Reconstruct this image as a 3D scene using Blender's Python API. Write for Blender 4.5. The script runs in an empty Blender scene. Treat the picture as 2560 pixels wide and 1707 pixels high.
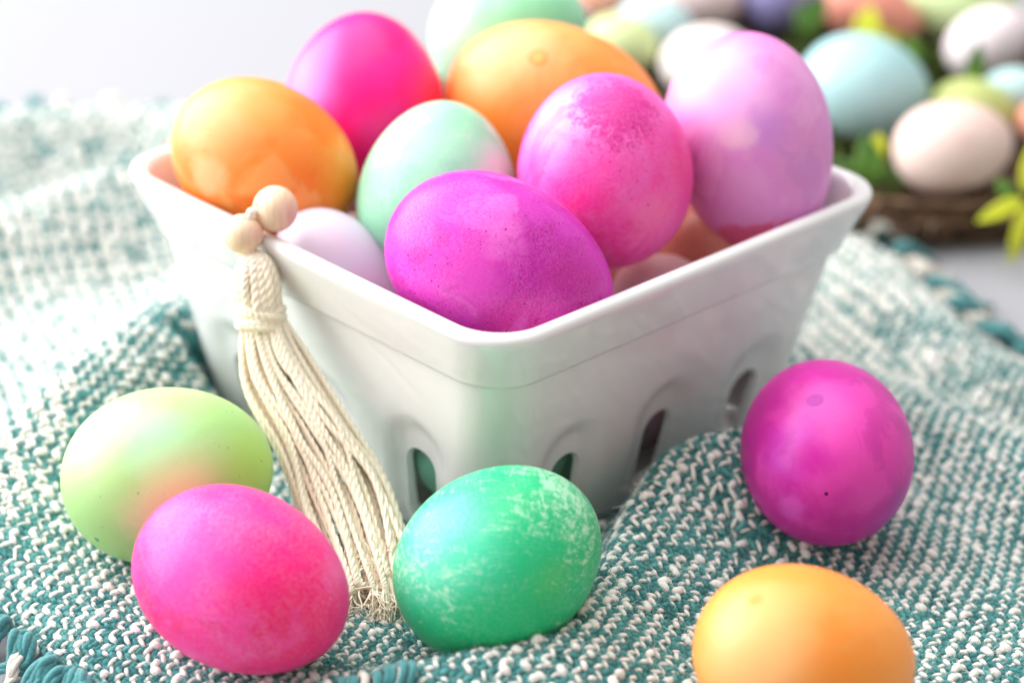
import bpy, math, random
import numpy as np
from mathutils import Vector, Matrix, Euler
S = 0.001                      # all measures below are millimetres
random.seed(7); RNG = np.random.default_rng(7)
scn = bpy.context.scene
COL = scn.collection

# ---------------------------------------------------------------- camera
CAM = np.array([4.056, -555.873, 296.673])
RIGHT = np.array([0.99942206, 0.01513091, 0.03044027])
UP = np.array([-0.03399345, 0.44485535, 0.89495707])
FWD = np.array([0.0, 0.89547461, -0.4451126])
cam = bpy.data.cameras.new("camera"); camo = bpy.data.objects.new("camera", cam); COL.objects.link(camo)
camo.matrix_world = Matrix(((RIGHT[0], UP[0], -FWD[0], CAM[0]*S), (RIGHT[1], UP[1], -FWD[1], CAM[1]*S),
                            (RIGHT[2], UP[2], -FWD[2], CAM[2]*S), (0, 0, 0, 1)))
cam.sensor_width = 36; cam.lens = 84.26; cam.clip_start = 0.01; cam.clip_end = 20
cam.dof.use_dof = True; cam.dof.focus_distance = 0.530; cam.dof.aperture_fstop = 6.7
cam.dof.aperture_blades = 0
scn.camera = camo

# ---------------------------------------------------------------- light of the room
world = bpy.data.worlds.new("World"); scn.world = world; world.use_nodes = True
wn = world.node_tree; bg = wn.nodes["Background"]
bg.inputs[0].default_value = (1.0, 0.975, 0.94, 1); bg.inputs[1].default_value = 0.42
def area(name, loc, target, size, power, color, shape='SQUARE', size_y=None):
    l = bpy.data.lights.new(name, 'AREA'); l.energy = power; l.color = color; l.size = size
    if size_y: l.shape = 'RECTANGLE'; l.size_y = size_y
    o = bpy.data.objects.new(name, l); COL.objects.link(o)
    o.location = loc
    o.rotation_euler = (Vector(target)-Vector(loc)).to_track_quat('-Z', 'Y').to_euler()
    return o
area("window_light", (-1.00, 0.30, 0.55), (0.0, 0.0, 0.0), 1.6, 26.5, (0.985, 1.0, 1.0), size_y=1.0)
area("overhead_fill", (-0.30, 0.35, 1.45), (0.0, 0.0, 0.0), 1.8, 20.0, (1.0, 0.995, 0.98), size_y=1.6)  # added fill from above to brighten upward faces; no such lamp is seen
scn.view_settings.view_transform = 'Standard'; scn.view_settings.look = 'None'
scn.view_settings.exposure = 0.55; scn.view_settings.gamma = 1.0
scn.cycles.max_bounces = 8; scn.cycles.diffuse_bounces = 5

# ---------------------------------------------------------------- helpers
def lin(c):
    return tuple(((x/255)/12.92 if x/255 <= .04045 else ((x/255+.055)/1.055)**2.4) for x in c)
def mesh_obj(name, verts, faces, mat=None, parent=None, smooth=True, loc=None):
    me = bpy.data.meshes.new(name)
    verts = np.asarray(verts, float)*S
    me.from_pydata(verts.tolist(), [], [list(map(int, f)) for f in faces])
    if smooth: me.shade_smooth()
    if mat: me.materials.append(mat)
    o = bpy.data.objects.new(name, me); COL.objects.link(o)
    if parent: o.parent = parent
    if loc is not None: o.location = Vector(loc)*S
    return o
def empty(name, loc=(0, 0, 0)):
    o = bpy.data.objects.new(name, None); o.empty_display_size = .01; COL.objects.link(o); o.location = Vector(loc)*S; return o
def tag(o, label=None, cat=None, group=None, kind=None):
    if label: o['label'] = label
    if cat: o['category'] = cat
    if group: o['group'] = group
    if kind: o['kind'] = kind
    return o
def grid_faces(n, m, wrap_m=True, off=0):
    f = []
    for i in range(n-1):
        for j in range(m if wrap_m else m-1):
            a = off+i*m+j; b = off+i*m+(j+1) % m
            f.append((a, b, b+m, a+m))
    return f
def frames(path):
    """rotation-minimising frames along a polyline"""
    p = np.asarray(path, float); t = np.gradient(p, axis=0); t /= np.linalg.norm(t, axis=1)[:, None]+1e-12
    u = np.cross(t[0], [0.3, 0.2, 1.0]); u /= np.linalg.norm(u); U = [u]
    for i in range(1, len(p)):
        u = U[-1]-t[i]*np.dot(U[-1], t[i]); u /= np.linalg.norm(u)+1e-12; U.append(u)
    U = np.array(U); V = np.cross(t, U); return t, U, V
def tube(path, r, sides=6, caps=True):
    p = np.asarray(path, float); t, U, V = frames(p); n = len(p)
    r = np.broadcast_to(np.asarray(r, float), (n,))
    a = np.linspace(0, 2*np.pi, sides, endpoint=False)
    P = p[:, None, :]+r[:, None, None]*(np.cos(a)[None, :, None]*U[:, None, :]+np.sin(a)[None, :, None]*V[:, None, :])
    f = grid_faces(n, sides)
    if caps: f += [tuple(range(sides))[::-1], tuple(range((n-1)*sides, n*sides))]
    return P.reshape(-1, 3), f
class MB:
    def __init__(s): s.v = []; s.f = []; s.n = 0
    def add(s, v, f):
        s.v.append(np.asarray(v, float)); s.f += [tuple(k+s.n for k in q) for q in f]; s.n += len(v)
    def build(s, name, mat, parent=None, smooth=True, loc=None): return mesh_obj(name, np.vstack(s.v), s.f, mat, parent, smooth, loc)
def catmull(pts, n):
    p = np.asarray(pts, float); p = np.vstack([2*p[0]-p[1], p, 2*p[-1]-p[-2]])
    k = len(p)-3; out = []
    for t in np.linspace(0, k-1e-6, n):
        i = int(t); u = t-i; a, b, c, d = p[i:i+4]
        out.append(.5*((2*b)+(-a+c)*u+(2*a-5*b+4*c-d)*u*u+(-a+3*b-3*c+d)*u**3))
    return np.array(out)

# material node helpers
class NT:
    def __init__(s, name):
        s.m = bpy.data.materials.new(name); s.m.use_nodes = True; s.t = s.m.node_tree; s.N = s.t.nodes; s.L = s.t.links
        s.b = s.N["Principled BSDF"]
    def node(s, typ, **kw):
        n = s.N.new(typ)
        for k, v in kw.items(): setattr(n, k, v)
        return n
    def link(s, a, b): s.L.new(a, b)
    def val(s, sock, v):
        if hasattr(v, 'is_output') or isinstance(v, bpy.types.NodeSocket): s.link(v, sock)
        else: sock.default_value = v
    def noise(s, vec, scale, detail=3, rough=.5, dist=0):
        n = s.node('ShaderNodeTexNoise'); s.link(vec, n.inputs['Vector']); n.inputs['Scale'].default_value = scale
        n.inputs['Detail'].default_value = detail; n.inputs['Roughness'].default_value = rough; n.inputs['Distortion'].default_value = dist
        return n
    def mapr(s, v, a, b, c=0., d=1., smooth=True):
        n = s.node('ShaderNodeMapRange'); n.interpolation_type = 'SMOOTHSTEP' if smooth else 'LINEAR'
        s.val(n.inputs[0], v); n.inputs[1].default_value = a; n.inputs[2].default_value = b
        n.inputs[3].default_value = c; n.inputs[4].default_value = d
        return n.outputs[0]
    def mix(s, fac, a, b, mode='MIX'):
        n = s.node('ShaderNodeMix'); n.data_type = 'RGBA'; n.blend_type = mode
        s.val(n.inputs[0], fac)
        for k, v in ((6, a), (7, b)):
            if isinstance(v, tuple): n.inputs[k].default_value = (*v[:3], 1)
            else: s.link(v, n.inputs[k])
        return n.outputs[2]
    def math(s, op, a, b=None):
        n = s.node('ShaderNodeMath', operation=op); s.val(n.inputs[0], a)
        if b is not None: s.val(n.inputs[1], b)
        return n.outputs[0]
    def vmath(s, op, a, b=None):
        n = s.node('ShaderNodeVectorMath', operation=op); s.val(n.inputs[0], a)
        if b is not None: s.val(n.inputs[1], b)
        return n
    def bump(s, h, dist, strength=1.):
        n = s.node('ShaderNodeBump'); s.link(h, n.inputs['Height']); n.inputs['Distance'].default_value = dist
        n.inputs['Strength'].default_value = strength; s.link(n.outputs[0], s.b.inputs['Normal']); return n

# ---------------------------------------------------------------- table
def table_material():
    k = NT("white_painted_wood"); tc = k.node('ShaderNodeTexCoord'); o = tc.outputs['Object']
    mp = k.node('ShaderNodeMapping'); k.link(o, mp.inputs[0]); mp.inputs['Scale'].default_value = (14, 160, 60)
    grain = k.noise(mp.outputs[0], 1.0, 6, .6, .6)
    worn = k.noise(o, 17, 3, .6)
    w = k.math('ADD', k.math('MULTIPLY', grain.outputs[0], .45), k.math('MULTIPLY', worn.outputs[0], .75))
    # paint worn through in a patch at the near left edge of the table
    d = k.vmath('DISTANCE', o, (-0.108, -0.132, 0)).outputs['Value']
    near = k.mapr(d, .012, .040, .22, 0.)
    f = k.mapr(k.math('ADD', w, near), .80, .86)
    c = k.mix(f, (.325, .325, .35), k.mix(grain.outputs[0], lin((92, 58, 34)), lin((168, 120, 80))))
    k.link(c, k.b.inputs['Base Color']); k.b.inputs['Roughness'].default_value = .8; k.b.inputs['Specular IOR Level'].default_value = .12
    k.bump(k.math('SUBTRACT', grain.outputs[0], f), .0004, .6)
    return k.m
tb = MB()
T0 = -7.4
def box(mb, x0, x1, y0, y1, z0, z1, bev=1.2):
    v = []
    for z, i in ((z0, 0), (z1-bev, 0), (z1-bev*.3, bev*.3), (z1, bev)):
        v += [(x0+i, y0+i, z), (x1-i, y0+i, z), (x1-i, y1-i, z), (x0+i, y1-i, z)]
    f = [(3, 2, 1, 0), (12, 13, 14, 15)]
    for r in range(3):
        for j in range(4): a = r*4+j; b = r*4+(j+1) % 4; f.append((a, b, b+4, a+4))
    mb.add(v, f)
table = empty("table", (0, 0, T0)); tag(table, kind='structure')
TM = table_material()
for i in range(7):                              # boards of the table top
    y0 = -620+i*262
    m_ = MB(); box(m_, -900, 900, y0, y0+261.4, -22, 0)
    b_ = m_.build("plank", TM, table, smooth=False)

# ---------------------------------------------------------------- basket
def ceramic():
    k = NT("white_glazed_ceramic"); tc = k.node('ShaderNodeTexCoord')
    n = k.noise(tc.outputs['Object'], 55, 2); n2 = k.noise(tc.outputs['Object'], 400, 2)
    k.link(k.mix(n.outputs[0], (.775, .78, .775), (.79, .79, .785)), k.b.inputs['Base Color'])
    k.b.inputs['Roughness'].default_value = .10; k.b.inputs['IOR'].default_value = 1.55
    k.b.inputs['Coat Weight'].default_value = .5; k.b.inputs['Coat Roughness'].default_value = .05
    k.bump(n.outputs[0], .0007, .25)
    return k.m
CERAMIC = ceramic()
YAW = .794
def ring_pts(A, r, z, ns=44, nc=14):
    out = []
    dirs = [((1, 0), (0, 1)), ((0, 1), (-1, 0)), ((-1, 0), (0, -1)), ((0, -1), (1, 0))]   # outward normal, tangent
    for (nx, ny), (tx, ty) in dirs:
        for s in np.linspace(-(A-r), A-r, ns):
            out.append((nx*A+tx*s, ny*A+ty*s, z, nx, ny, s))
        cx, cy = (nx+tx)*(A-r), (ny+ty)*(A-r)
        for a in np.linspace(0, np.pi/2, nc+2)[1:-1]:
            dx, dy = nx*math.cos(a)+tx*math.sin(a), ny*math.cos(a)+ty*math.sin(a)
            out.append((cx+r*dx, cy+r*dy, z, dx, dy, 1e3))
    return np.array(out)
SLOTS = (-35.5, 0, 35.5)
def body_half(z): return 55.0+(63.5-55.0)*(z-2.6)/47.6
def stadium_sdf(u, z, uc, hw, z0, z1):
    zc = np.clip(z, z0+hw, z1-hw); return np.hypot(u-uc, z-zc)-hw
def build_basket():
    root = empty("ceramic_basket"); root.rotation_euler = (0, 0, YAW)
    tag(root, "white glazed ceramic berry basket with arched side slots, heaped with dyed eggs", "basket")
    outer = [(50.0, 10, -4.0), (52.9, 12.0, -3.6), (53.9, 12.6, -2.6), (54.3, 13, -1.4)]
    for z in np.linspace(0, 50.2, 42): outer.append((body_half(z), 13, z))
    outer += [(63.6, 13, 50.7), (64.0, 13.1, 51.0), (64.7, 13.3, 51.2), (65.15, 13.5, 51.7), (65.4, 13.6, 52.5)]
    for z in np.linspace(54, 63.5, 6): outer.append((65.4+(69.4-65.4)*(z-52.5)/11, 13.9, z))
    outer += [(69.9, 14.2, 64.8), (70.0, 14.3, 65.7), (69.6, 14.1, 66.5), (68.7, 13.6, 66.95), (67.8, 13.1, 67.0),
              (66.7, 12.4, 66.8), (65.9, 11.8, 66.1), (65.4, 11.3, 65.0), (65.0, 11, 63.5)]
    for z in np.linspace(56, 4, 8): outer.append((65.0-(65.0-52.0)*(63.5-z)/58, 10.5, z))
    outer += [(50.2, 10, 1.6), (48.8, 9, .6), (46.5, 8, .3)]
    nout = 4+42
    V = []
    for i, (A, r, z) in enumerate(outer):
        p = ring_pts(A, r, z)
        if i < nout:
            st = np.abs(p[:, 5]) < 900; dd = np.zeros(len(p))
            for uc in SLOTS:
                sd = stadium_sdf(p[:, 5], z, uc*(.86+.14*z/50), 9.0, -24, 31.5)
                t = np.clip((2.4-sd)/6.0, 0, 1); dd = np.maximum(dd, t*t*(3-2*t))
            dd *= st*1.5
            p[:, 0] -= p[:, 3]*dd; p[:, 1] -= p[:, 4]*dd
        V.append(p[:, :3])
    m = len(V[0]); n = len(V); Vv = np.vstack(V)
    F = grid_faces(n, m)
    F.append(tuple(range(m))[::-1]); F.append(tuple(range((n-1)*m, n*m)))
    body = mesh_obj("basket_body", Vv, F, CERAMIC)
    # slot cutters, one loft per slot, flared at the mouth so the edge is rounded
    cm = MB()
    for k in range(4):
        ca, sa = math.cos(k*math.pi/2), math.sin(k*math.pi/2)
        for uc in SLOTS:
            secs = [(4, 6.9), (1.0, 5.6), (.2, 5.1), (-.5, 4.7), (-1.3, 4.45), (-2.2, 4.35), (-9, 4.2)]
            vs = []; q = 14
            for d, hw in secs:
                ring = []
                zb, zt = -.6-(hw-5), 23.0+(hw-5)
                for a in np.linspace(0, math.pi, q): ring.append((hw*math.cos(a), zt-hw+hw*math.sin(a)))
                for a in np.linspace(math.pi, 2*math.pi, q): ring.append((hw*math.cos(a), zb+hw+hw*math.sin(a)))
                for u, z in ring:
                    A = body_half(z)-1.5+d; uu = u+uc*(.86+.14*z/50)
                    x, y = A, uu; vs.append((x*ca-y*sa, x*sa+y*ca, z))
            f = grid_faces(len(secs), 2*q); f = [g[::-1] for g in f]
            f.append(tuple(range(2*q))); f.append(tuple(range((len(secs)-1)*2*q, len(secs)*2*q))[::-1])
            cm.add(vs, f)
    cut = cm.build("cutter", None)
    md = body.modifiers.new("slots", 'BOOLEAN'); md.operation = 'DIFFERENCE'; md.solver = 'EXACT'; md.object = cut
    dg = bpy.context.evaluated_depsgraph_get()
    me = bpy.data.meshes.new_from_object(body.evaluated_get(dg))
    body.modifiers.clear(); old = body.data; body.data = me; bpy.data.meshes.remove(old)
    cme = cut.data; bpy.data.objects.remove(cut); bpy.data.meshes.remove(cme)
    me.shade_smooth(); me.set_sharp_from_angle(angle=math.radians(38))
    body.parent = root
    return root
basket = build_basket()

# ---------------------------------------------------------------- eggs
# name: centre, axis (points to the blunt end or the narrow end by sign of k), half length, half width
EG = {
'E1':((-58.4,-6.5,71.0),(0.891,-0.202,-0.407),24.2,19.1),
'E2':((-36.5,29.8,73.0),(0.001,0.445,0.895),23.9,21.0),
'E3':((0.2,71.4,79.0),(0.957,0.130,0.261),21.9,18.4),
'E4':((13.1,32.7,73.0),(0.985,-0.078,-0.156),28.9,21.4),
'E5':((-15.3,-14.5,67.0),(0.103,0.610,0.786),23.4,19.6),
'E6':((25.0,-20.2,77.0),(0.094,-0.036,-0.995),23.9,21.2),
'E7':((0.7,-56.5,67.5),(0.927,-0.167,-0.336),27.3,19.9),
'E8':((62.0,1.4,76.0),(0.241,-0.432,-0.869),28.8,20.4),
'E9':((-37.6,-31.5,51.0),(0.668,-0.331,-0.666),19.5,13.0),
'E10':((44.0,-12.3,39.0),(0.990,-0.062,-0.125),15.9,11.7),
'E11':((56.6,0.5,49.0),(0.450,0.634,0.629),14.0,15.0),
'O1':((-73.6,-80.1,23.2),(0.978,0.092,0.185),24.3,20.1),
'O2':((-51.7,-122.9,22.5),(0.888,-0.417,-0.194),24.5,19.2),
'O3':((2.7,-113.4,23.6),(0.795,0.465,0.390),23.8,20.0),
'O4':((78.5,-62.8,26.1),(0.000,1.000,0.002),26.8,20.1),
'O5':((65.5,-147.2,24.4),(0.990,-0.062,-0.125),22.7,18.4),
'B1':((117.2,191.6,22.0),(0.990,-0.062,-0.125),21.9,18.4),
'B2':((140.1,145.8,21.0),(0.985,0.077,0.155),18.9,14.6),
'B3':((165.8,238.3,24.0),(0.849,0.236,0.474),15.9,11.8),
'B4':((161.8,272.2,26.0),(0.999,0.015,0.030),20.2,15.1),
'B5':((127.8,260.5,26.0),(0.951,-0.138,-0.277),18.1,11.6),
'B6':((96.7,279.5,24.0),(0.999,0.015,0.030),14.9,13.4),
'B7':((67.0,273.6,24.0),(0.999,0.015,0.030),16.3,11.8),
'B8':((49.6,243.7,24.0),(0.999,0.015,0.030),14.0,9.8),
'B9':((38.7,229.0,22.0),(0.951,-0.138,-0.277),13.1,10.0),
'B10':((67.5,219.9,20.0),(0.978,0.092,0.185),16.4,12.5),
'B11':((31.0,254.7,31.0),(0.999,0.015,0.030),9.0,7.4),
'B12':((153.0,185.2,18.0),(0.990,-0.062,-0.125),15.0,11.0),
'B13':((168.2,193.6,22.0),(0.999,0.015,0.030),12.1,8.6),
'B14':((174.0,174.5,20.0),(0.999,0.015,0.030),8.7,7.4),
}
def egg_verts(ax, a, b, k=.10, n=56, m=36):
    ax = np.array(ax, float); ax /= np.linalg.norm(ax); t = np.linspace(0, np.pi, m)[1:-1]
    u = np.cross(ax, [0, 0, 1.]); u /= np.linalg.norm(u); v = np.cross(ax, u)
    ph = np.linspace(0, 2*np.pi, n, endpoint=False)
    P = ax*(a*np.cos(t))[:, None, None]+(b*np.sin(t)*(1-k*np.cos(t)))[:, None, None]*(np.cos(ph)[:, None]*u+np.sin(ph)[:, None]*v)
    P = np.vstack([P.reshape(-1, 3), ax*a, -ax*a]); r = m-2
    F = grid_faces(r, n)
    F += [(r*n, (j+1) % n, j) for j in range(n)]+[(r*n+1, (r-1)*n+j, (r-1)*n+(j+1) % n) for j in range(n)]
    F = [f[::-1] for f in F]
    return P, F
def view_dir(x, y):
    """unit direction on an egg seen from the front of the scene: x to the right, y upward"""
    z = math.sqrt(max(0, 1-x*x-y*y)); d = x*RIGHT+y*UP-z*FWD; return d/np.linalg.norm(d)
def dye(c): return tuple(.97*v**1.22 for v in lin(c))
def egg_mat(name, base, alt, patches=(), mott=(.42, .60, 55), specks=None, scratch=None, grain=0.0, rough=.40, sss=.12, seed=0., wash=None, spot=None):
    """dyed shell. patches: (x, y, inner, outer, colour, raggedness, strength); specks: (colour, scale, amount);
       scratch: (colour, lo, hi)"""
    k = NT(name); tc = k.node('ShaderNodeTexCoord'); o0 = tc.outputs['Object']
    o = k.vmath('ADD', o0, (seed, seed*.7, seed*1.3)).outputs[0]
    unit = k.vmath('NORMALIZE', o0).outputs[0]
    n1 = k.noise(o, mott[2], 4, .55, .3)
    c = k.mix(k.mapr(n1.outputs[0], mott[0], mott[1]), dye(base), dye(alt))
    big = k.noise(o, 90, 5, .65)
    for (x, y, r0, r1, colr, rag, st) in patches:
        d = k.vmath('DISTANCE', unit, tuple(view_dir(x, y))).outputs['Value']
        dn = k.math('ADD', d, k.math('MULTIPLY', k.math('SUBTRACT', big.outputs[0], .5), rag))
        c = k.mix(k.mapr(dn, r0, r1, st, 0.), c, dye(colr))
    for (wc, lo, st, sc) in (wash or ()):                    # pools of dye with a tide line
        w1 = k.noise(o, sc, 5, .62, .8)
        c = k.mix(k.mapr(w1.outputs[0], lo-.02, lo+.05, 0, st), c, dye(wc))
        ring = k.math('MULTIPLY', k.mapr(w1.outputs[0], lo-.012, lo+.008), k.mapr(w1.outputs[0], lo+.008, lo+.05, 1., 0.))
        c = k.mix(k.math('MULTIPLY', ring, st*.22), c, dye(tuple(v*.82 for v in wc)))
    if spot:
        (sx_, sy_, sr, scol) = spot
        d = k.vmath('DISTANCE', unit, tuple(view_dir(sx_, sy_))).outputs['Value']
        fn = k.noise(o, 950, 4, .75, .6); fm = k.noise(o, 200, 3, .6)
        q = k.math('ADD', k.math('SUBTRACT', 1., k.math('DIVIDE', d, sr)), k.math('MULTIPLY', k.math('SUBTRACT', k.math('ADD', k.math('MULTIPLY', fn.outputs[0], .75), k.math('MULTIPLY', fm.outputs[0], .35)), .55), 2.4))
        c = k.mix(k.mapr(q, .12, .55, 0, .9), c, dye(scol))
    if grain:
        g = k.noise(o, 1700, 3, .7)
        g2 = k.noise(o, 120, 3, .6)
        gm = k.math('MULTIPLY', k.mapr(g.outputs[0], .40, .62, 0, grain), k.mapr(g2.outputs[0], .3, .65, .3, 1.))
        c = k.mix(gm, c, k.mix(.28, c, (1., .80, .90)))
    if scratch:
        col_, lo, hi = scratch
        mp = k.node('ShaderNodeMapping'); k.link(o, mp.inputs[0]); mp.inputs['Rotation'].default_value = (.5, .2, .35)
        mp.inputs['Scale'].default_value = (75, 640, 640)
        s1 = k.noise(mp.outputs[0], 1, 6, .72, 1.2)
        mp2 = k.node('ShaderNodeMapping'); k.link(o, mp2.inputs[0]); mp2.inputs['Rotation'].default_value = (1.2, .6, -.5)
        mp2.inputs['Scale'].default_value = (560, 95, 560)
        s2 = k.noise(mp2.outputs[0], 1, 6, .72, 1.4)
        mx = k.math('MULTIPLY', k.math('ADD', s1.outputs[0], s2.outputs[0]), .5)
        area_ = k.noise(o, 42, 2, .5)
        mx = k.math('ADD', mx, k.math('MULTIPLY', k.math('SUBTRACT', area_.outputs[0], .5), .38))
        c = k.mix(k.mapr(mx, lo, hi, 0, .82), c, dye(col_))
    if specks:
        col_, sc, am = specks
        v = k.node('ShaderNodeTexVoronoi'); wob = k.noise(o, 700, 1); v.inputs['Scale'].default_value = sc
        vv = k.vmath('ADD', o, k.vmath('SCALE', wob.outputs['Color']).outputs[0]); k.link(vv.outputs[0], v.inputs['Vector'])
        for nd in k.N:
            if nd.type == 'VECT_MATH' and nd.operation == 'SCALE': nd.inputs['Scale'].default_value = .0012
        wn_ = k.node('ShaderNodeSeparateColor'); k.link(v.outputs['Color'], wn_.inputs[0])
        sz = k.mapr(wn_.outputs[0], 1-am, 1., .02, .30, False)
        dn = k.math('SUBTRACT', sz, v.outputs['Distance'])
        clus = k.noise(o, 60, 2)
        c = k.mix(k.math('MULTIPLY', k.mapr(dn, -.03, .09, 0, .95), k.mapr(clus.outputs[0], .38, .56, .15, 1.)), c, dye(col_))
    k.link(c, k.b.inputs['Base Color'])
    k.b.inputs['Roughness'].default_value = rough; k.b.inputs['IOR'].default_value = 1.42
    k.b.inputs['Subsurface Weight'].default_value = sss; k.b.inputs['Subsurface Radius'].default_value = (1, .55, .4)
    k.b.inputs['Subsurface Scale'].default_value = .003
    fine = k.noise(o, 1500, 2, .6); mid = k.noise(o, 260, 2)
    k.bump(k.math('ADD', fine.outputs[0], k.math('MULTIPLY', mid.outputs[0], 1.2)), .00006, .55)
    return k.m
def egg(key, name, label, mat, group, k=.10, kind_cat='egg', n=56, m=36):
    c, ax, a, b = EG[key]
    V, F = egg_verts(ax, a, b, k, n, m)
    o = mesh_obj(name, V, F, mat, loc=c); tag(o, label, kind_cat, group); return o
GB, GO, GN = "dyed eggs heaped in the basket", "dyed eggs lying on the woven cloth", "pastel eggs in the nest"
egg('E1', 'dyed_egg', "orange dyed egg at the left end of the basket, behind the two wooden beads",
    egg_mat("shell_orange", (255,152,62), (255,170,92), [(-.5,.45,.1,.95,(255,206,156),.3,.6), (-.62,-.25,.12,.34,(255,214,172),.35,.6), (.85,-.2,.1,.6,(240,170,50),.2,.5), (.35,-.35,.1,.8,(255,148,36),.5,.7), (.1,.6,.1,.5,(255,168,70),.5,.6)], seed=.1, wash=[((255,196,130),.57,.45,34), ((255,142,30),.58,.5,44)]), GB, k=.04)  # right edge patch paints in a yellow reflection
egg('E2', 'dyed_egg', "hot pink egg standing on end behind the orange one at the basket's left",
    egg_mat("shell_hot_pink", (255,20,150), (255,45,165), [(-.8,.1,.1,.9,(255,140,225),.3,.8), (.9,-.1,.1,.8,(255,60,95),.3,.9), (0,.2,.0,.5,(250,10,150),.4,.6)], seed=.2, wash=[((245,0,140),.57,.4,40)]), GB)  # pale lilac left patch paints the window highlight into the colour
egg('E3', 'dyed_egg', "pale mint egg at the back of the basket, partly hidden by an orange egg",
    egg_mat("shell_mint_back", (190,238,210), (165,228,192), [(-.7,.0,.1,.9,(195,230,206),.3,.4), (.7,.2,.1,.8,(145,222,178),.3,.6)], seed=.3), GB)
egg('E4', 'dyed_egg', "orange egg lying on its side at the basket's back, marked with a small dye ring",
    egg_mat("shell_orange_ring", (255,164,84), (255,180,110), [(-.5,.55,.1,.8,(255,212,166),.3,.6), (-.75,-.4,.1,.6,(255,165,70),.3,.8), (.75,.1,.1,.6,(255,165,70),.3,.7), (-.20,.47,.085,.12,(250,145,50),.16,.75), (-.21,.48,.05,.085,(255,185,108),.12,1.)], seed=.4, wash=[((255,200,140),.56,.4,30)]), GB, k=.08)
egg('E5', 'dyed_egg', "mint egg blushed with lilac pink, upright in the middle of the basket",
    egg_mat("shell_mint_lilac", (168,222,192), (152,214,182), [(.8,.0,.1,.75,(226,208,216),.6,.8), (.2,.85,.05,.5,(150,222,175),.6,.6), (-.5,-.3,.2,.8,(165,224,192),.5,.5)], grain=.35, specks=((110,190,155), 900, .15), seed=.5, wash=[((205,230,212),.55,.5,50), ((150,220,180),.57,.45,60)]), GB)
egg('E6', 'dyed_egg', "bright pink egg with a dark magenta speckled spot near its top, in the basket",
    egg_mat("shell_pink_speckled", (255,80,185), (255,112,202), [(-.5,.55,.1,.75,(255,175,228),.4,.8), (-.2,-.45,.1,.5,(250,30,165),.5,.7), (.5,-.55,.05,.5,(255,135,190),.4,.7), (.9,.0,.1,.7,(252,50,150),.3,.7)], grain=.4, specks=((190,0,105), 1150, .55), seed=.6, spot=(.08,.62,.62,(222,0,160)), wash=[((255,125,200),.56,.5,45), ((248,30,160),.58,.5,38)]), GB, k=-.06)  # light pink upper-left patch is a painted window sheen
egg('E7', 'dyed_egg', "magenta violet egg speckled with dark pores, lying inside the basket's front corner",
    egg_mat("shell_violet_speckled", (208,36,182), (222,66,200), [(-.45,-.1,.2,.8,(250,100,218),.5,.7), (.05,.3,.1,.35,(246,125,220),.7,.8), (.75,-.2,.1,.6,(205,42,165),.3,.8), (.2,-.7,.1,.6,(232,60,165),.3,.6)], grain=.25, specks=((150,0,105), 1100, .65), seed=.7, wash=[((245,120,220),.57,.6,42), ((205,30,170),.56,.5,36)]), GB, k=.10)
egg('E8', 'dyed_egg', "large cloudy lilac egg standing at the right corner of the basket",
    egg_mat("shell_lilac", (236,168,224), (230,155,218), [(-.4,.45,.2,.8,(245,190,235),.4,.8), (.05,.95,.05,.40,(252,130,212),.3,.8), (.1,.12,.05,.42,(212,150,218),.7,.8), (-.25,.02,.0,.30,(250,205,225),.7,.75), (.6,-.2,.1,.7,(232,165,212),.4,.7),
        (.12,-1.0,.54,.60,(228,110,145),.45,.85), (-.8,-.3,.1,.7,(190,80,165),.3,.6)], seed=.8, wash=[((246,195,230),.56,.3,40), ((210,148,216),.56,.4,30)]), GB, k=.14)  # deep magenta lower-left patch is painted shading from reflected colour
egg('E9', 'dyed_egg', "whitish lilac egg tucked low against the basket's left rim, beside the larger bead",
    egg_mat("shell_white_lilac", (218,212,226), (224,210,224), [(.5,-.4,.1,.8,(240,200,232),.4,.8)], seed=.9), GB)
egg('E10', 'dyed_egg', "pale pink egg low in the basket, peeping over the front right rim",
    egg_mat("shell_pale_pink", (232,205,208), (228,190,198), [], seed=1.), GB)
egg('E11', 'dyed_egg', "dull peach egg deep in the basket, under the lilac one",
    egg_mat("shell_dull_peach", (222,160,140), (205,140,125), [], seed=1.1), GB)
egg('O1', 'dyed_egg', "light green egg with mint and peach patches, behind the hot pink one on the cloth",
    egg_mat("shell_light_green", (180,218,148), (188,222,158), [(-.7,.4,.2,.9,(208,232,182),.3,.5), (.0,.42,.10,.60,(182,234,190),.35,.8), (.30,-.12,.05,.70,(228,230,178),.4,.75), (-.02,-.45,.05,.50,(236,224,190),.4,.6), (.9,.1,.1,.6,(190,222,115),.3,.8), (-.64,-.62,.022,.034,(60,170,130),.02,1.)], specks=((150,190,140), 700, .12), seed=1.2, wash=[((185,228,160),.60,.25,30)]), GO, k=.05)  # pale left patch paints in the side lit by the window
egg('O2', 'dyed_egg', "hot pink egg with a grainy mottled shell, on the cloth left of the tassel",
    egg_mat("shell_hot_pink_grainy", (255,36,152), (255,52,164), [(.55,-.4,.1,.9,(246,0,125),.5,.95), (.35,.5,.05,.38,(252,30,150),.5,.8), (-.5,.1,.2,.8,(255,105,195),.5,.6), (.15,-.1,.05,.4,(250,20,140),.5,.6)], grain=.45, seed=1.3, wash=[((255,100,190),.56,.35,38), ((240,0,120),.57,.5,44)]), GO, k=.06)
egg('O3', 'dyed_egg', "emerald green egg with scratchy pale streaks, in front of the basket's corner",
    egg_mat("shell_emerald", (0,200,140), (4,206,148), [(-.55,.2,.2,.9,(110,226,194),.4,.8), (.5,-.2,.05,.4,(60,205,120),.5,.4), (-.1,-.7,.2,.8,(0,208,142),.3,.7)], scratch=((196,240,210), .51, .63), grain=.3, seed=1.4), GO, k=.04)  # cyan upper-left patch is painted sheen
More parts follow.
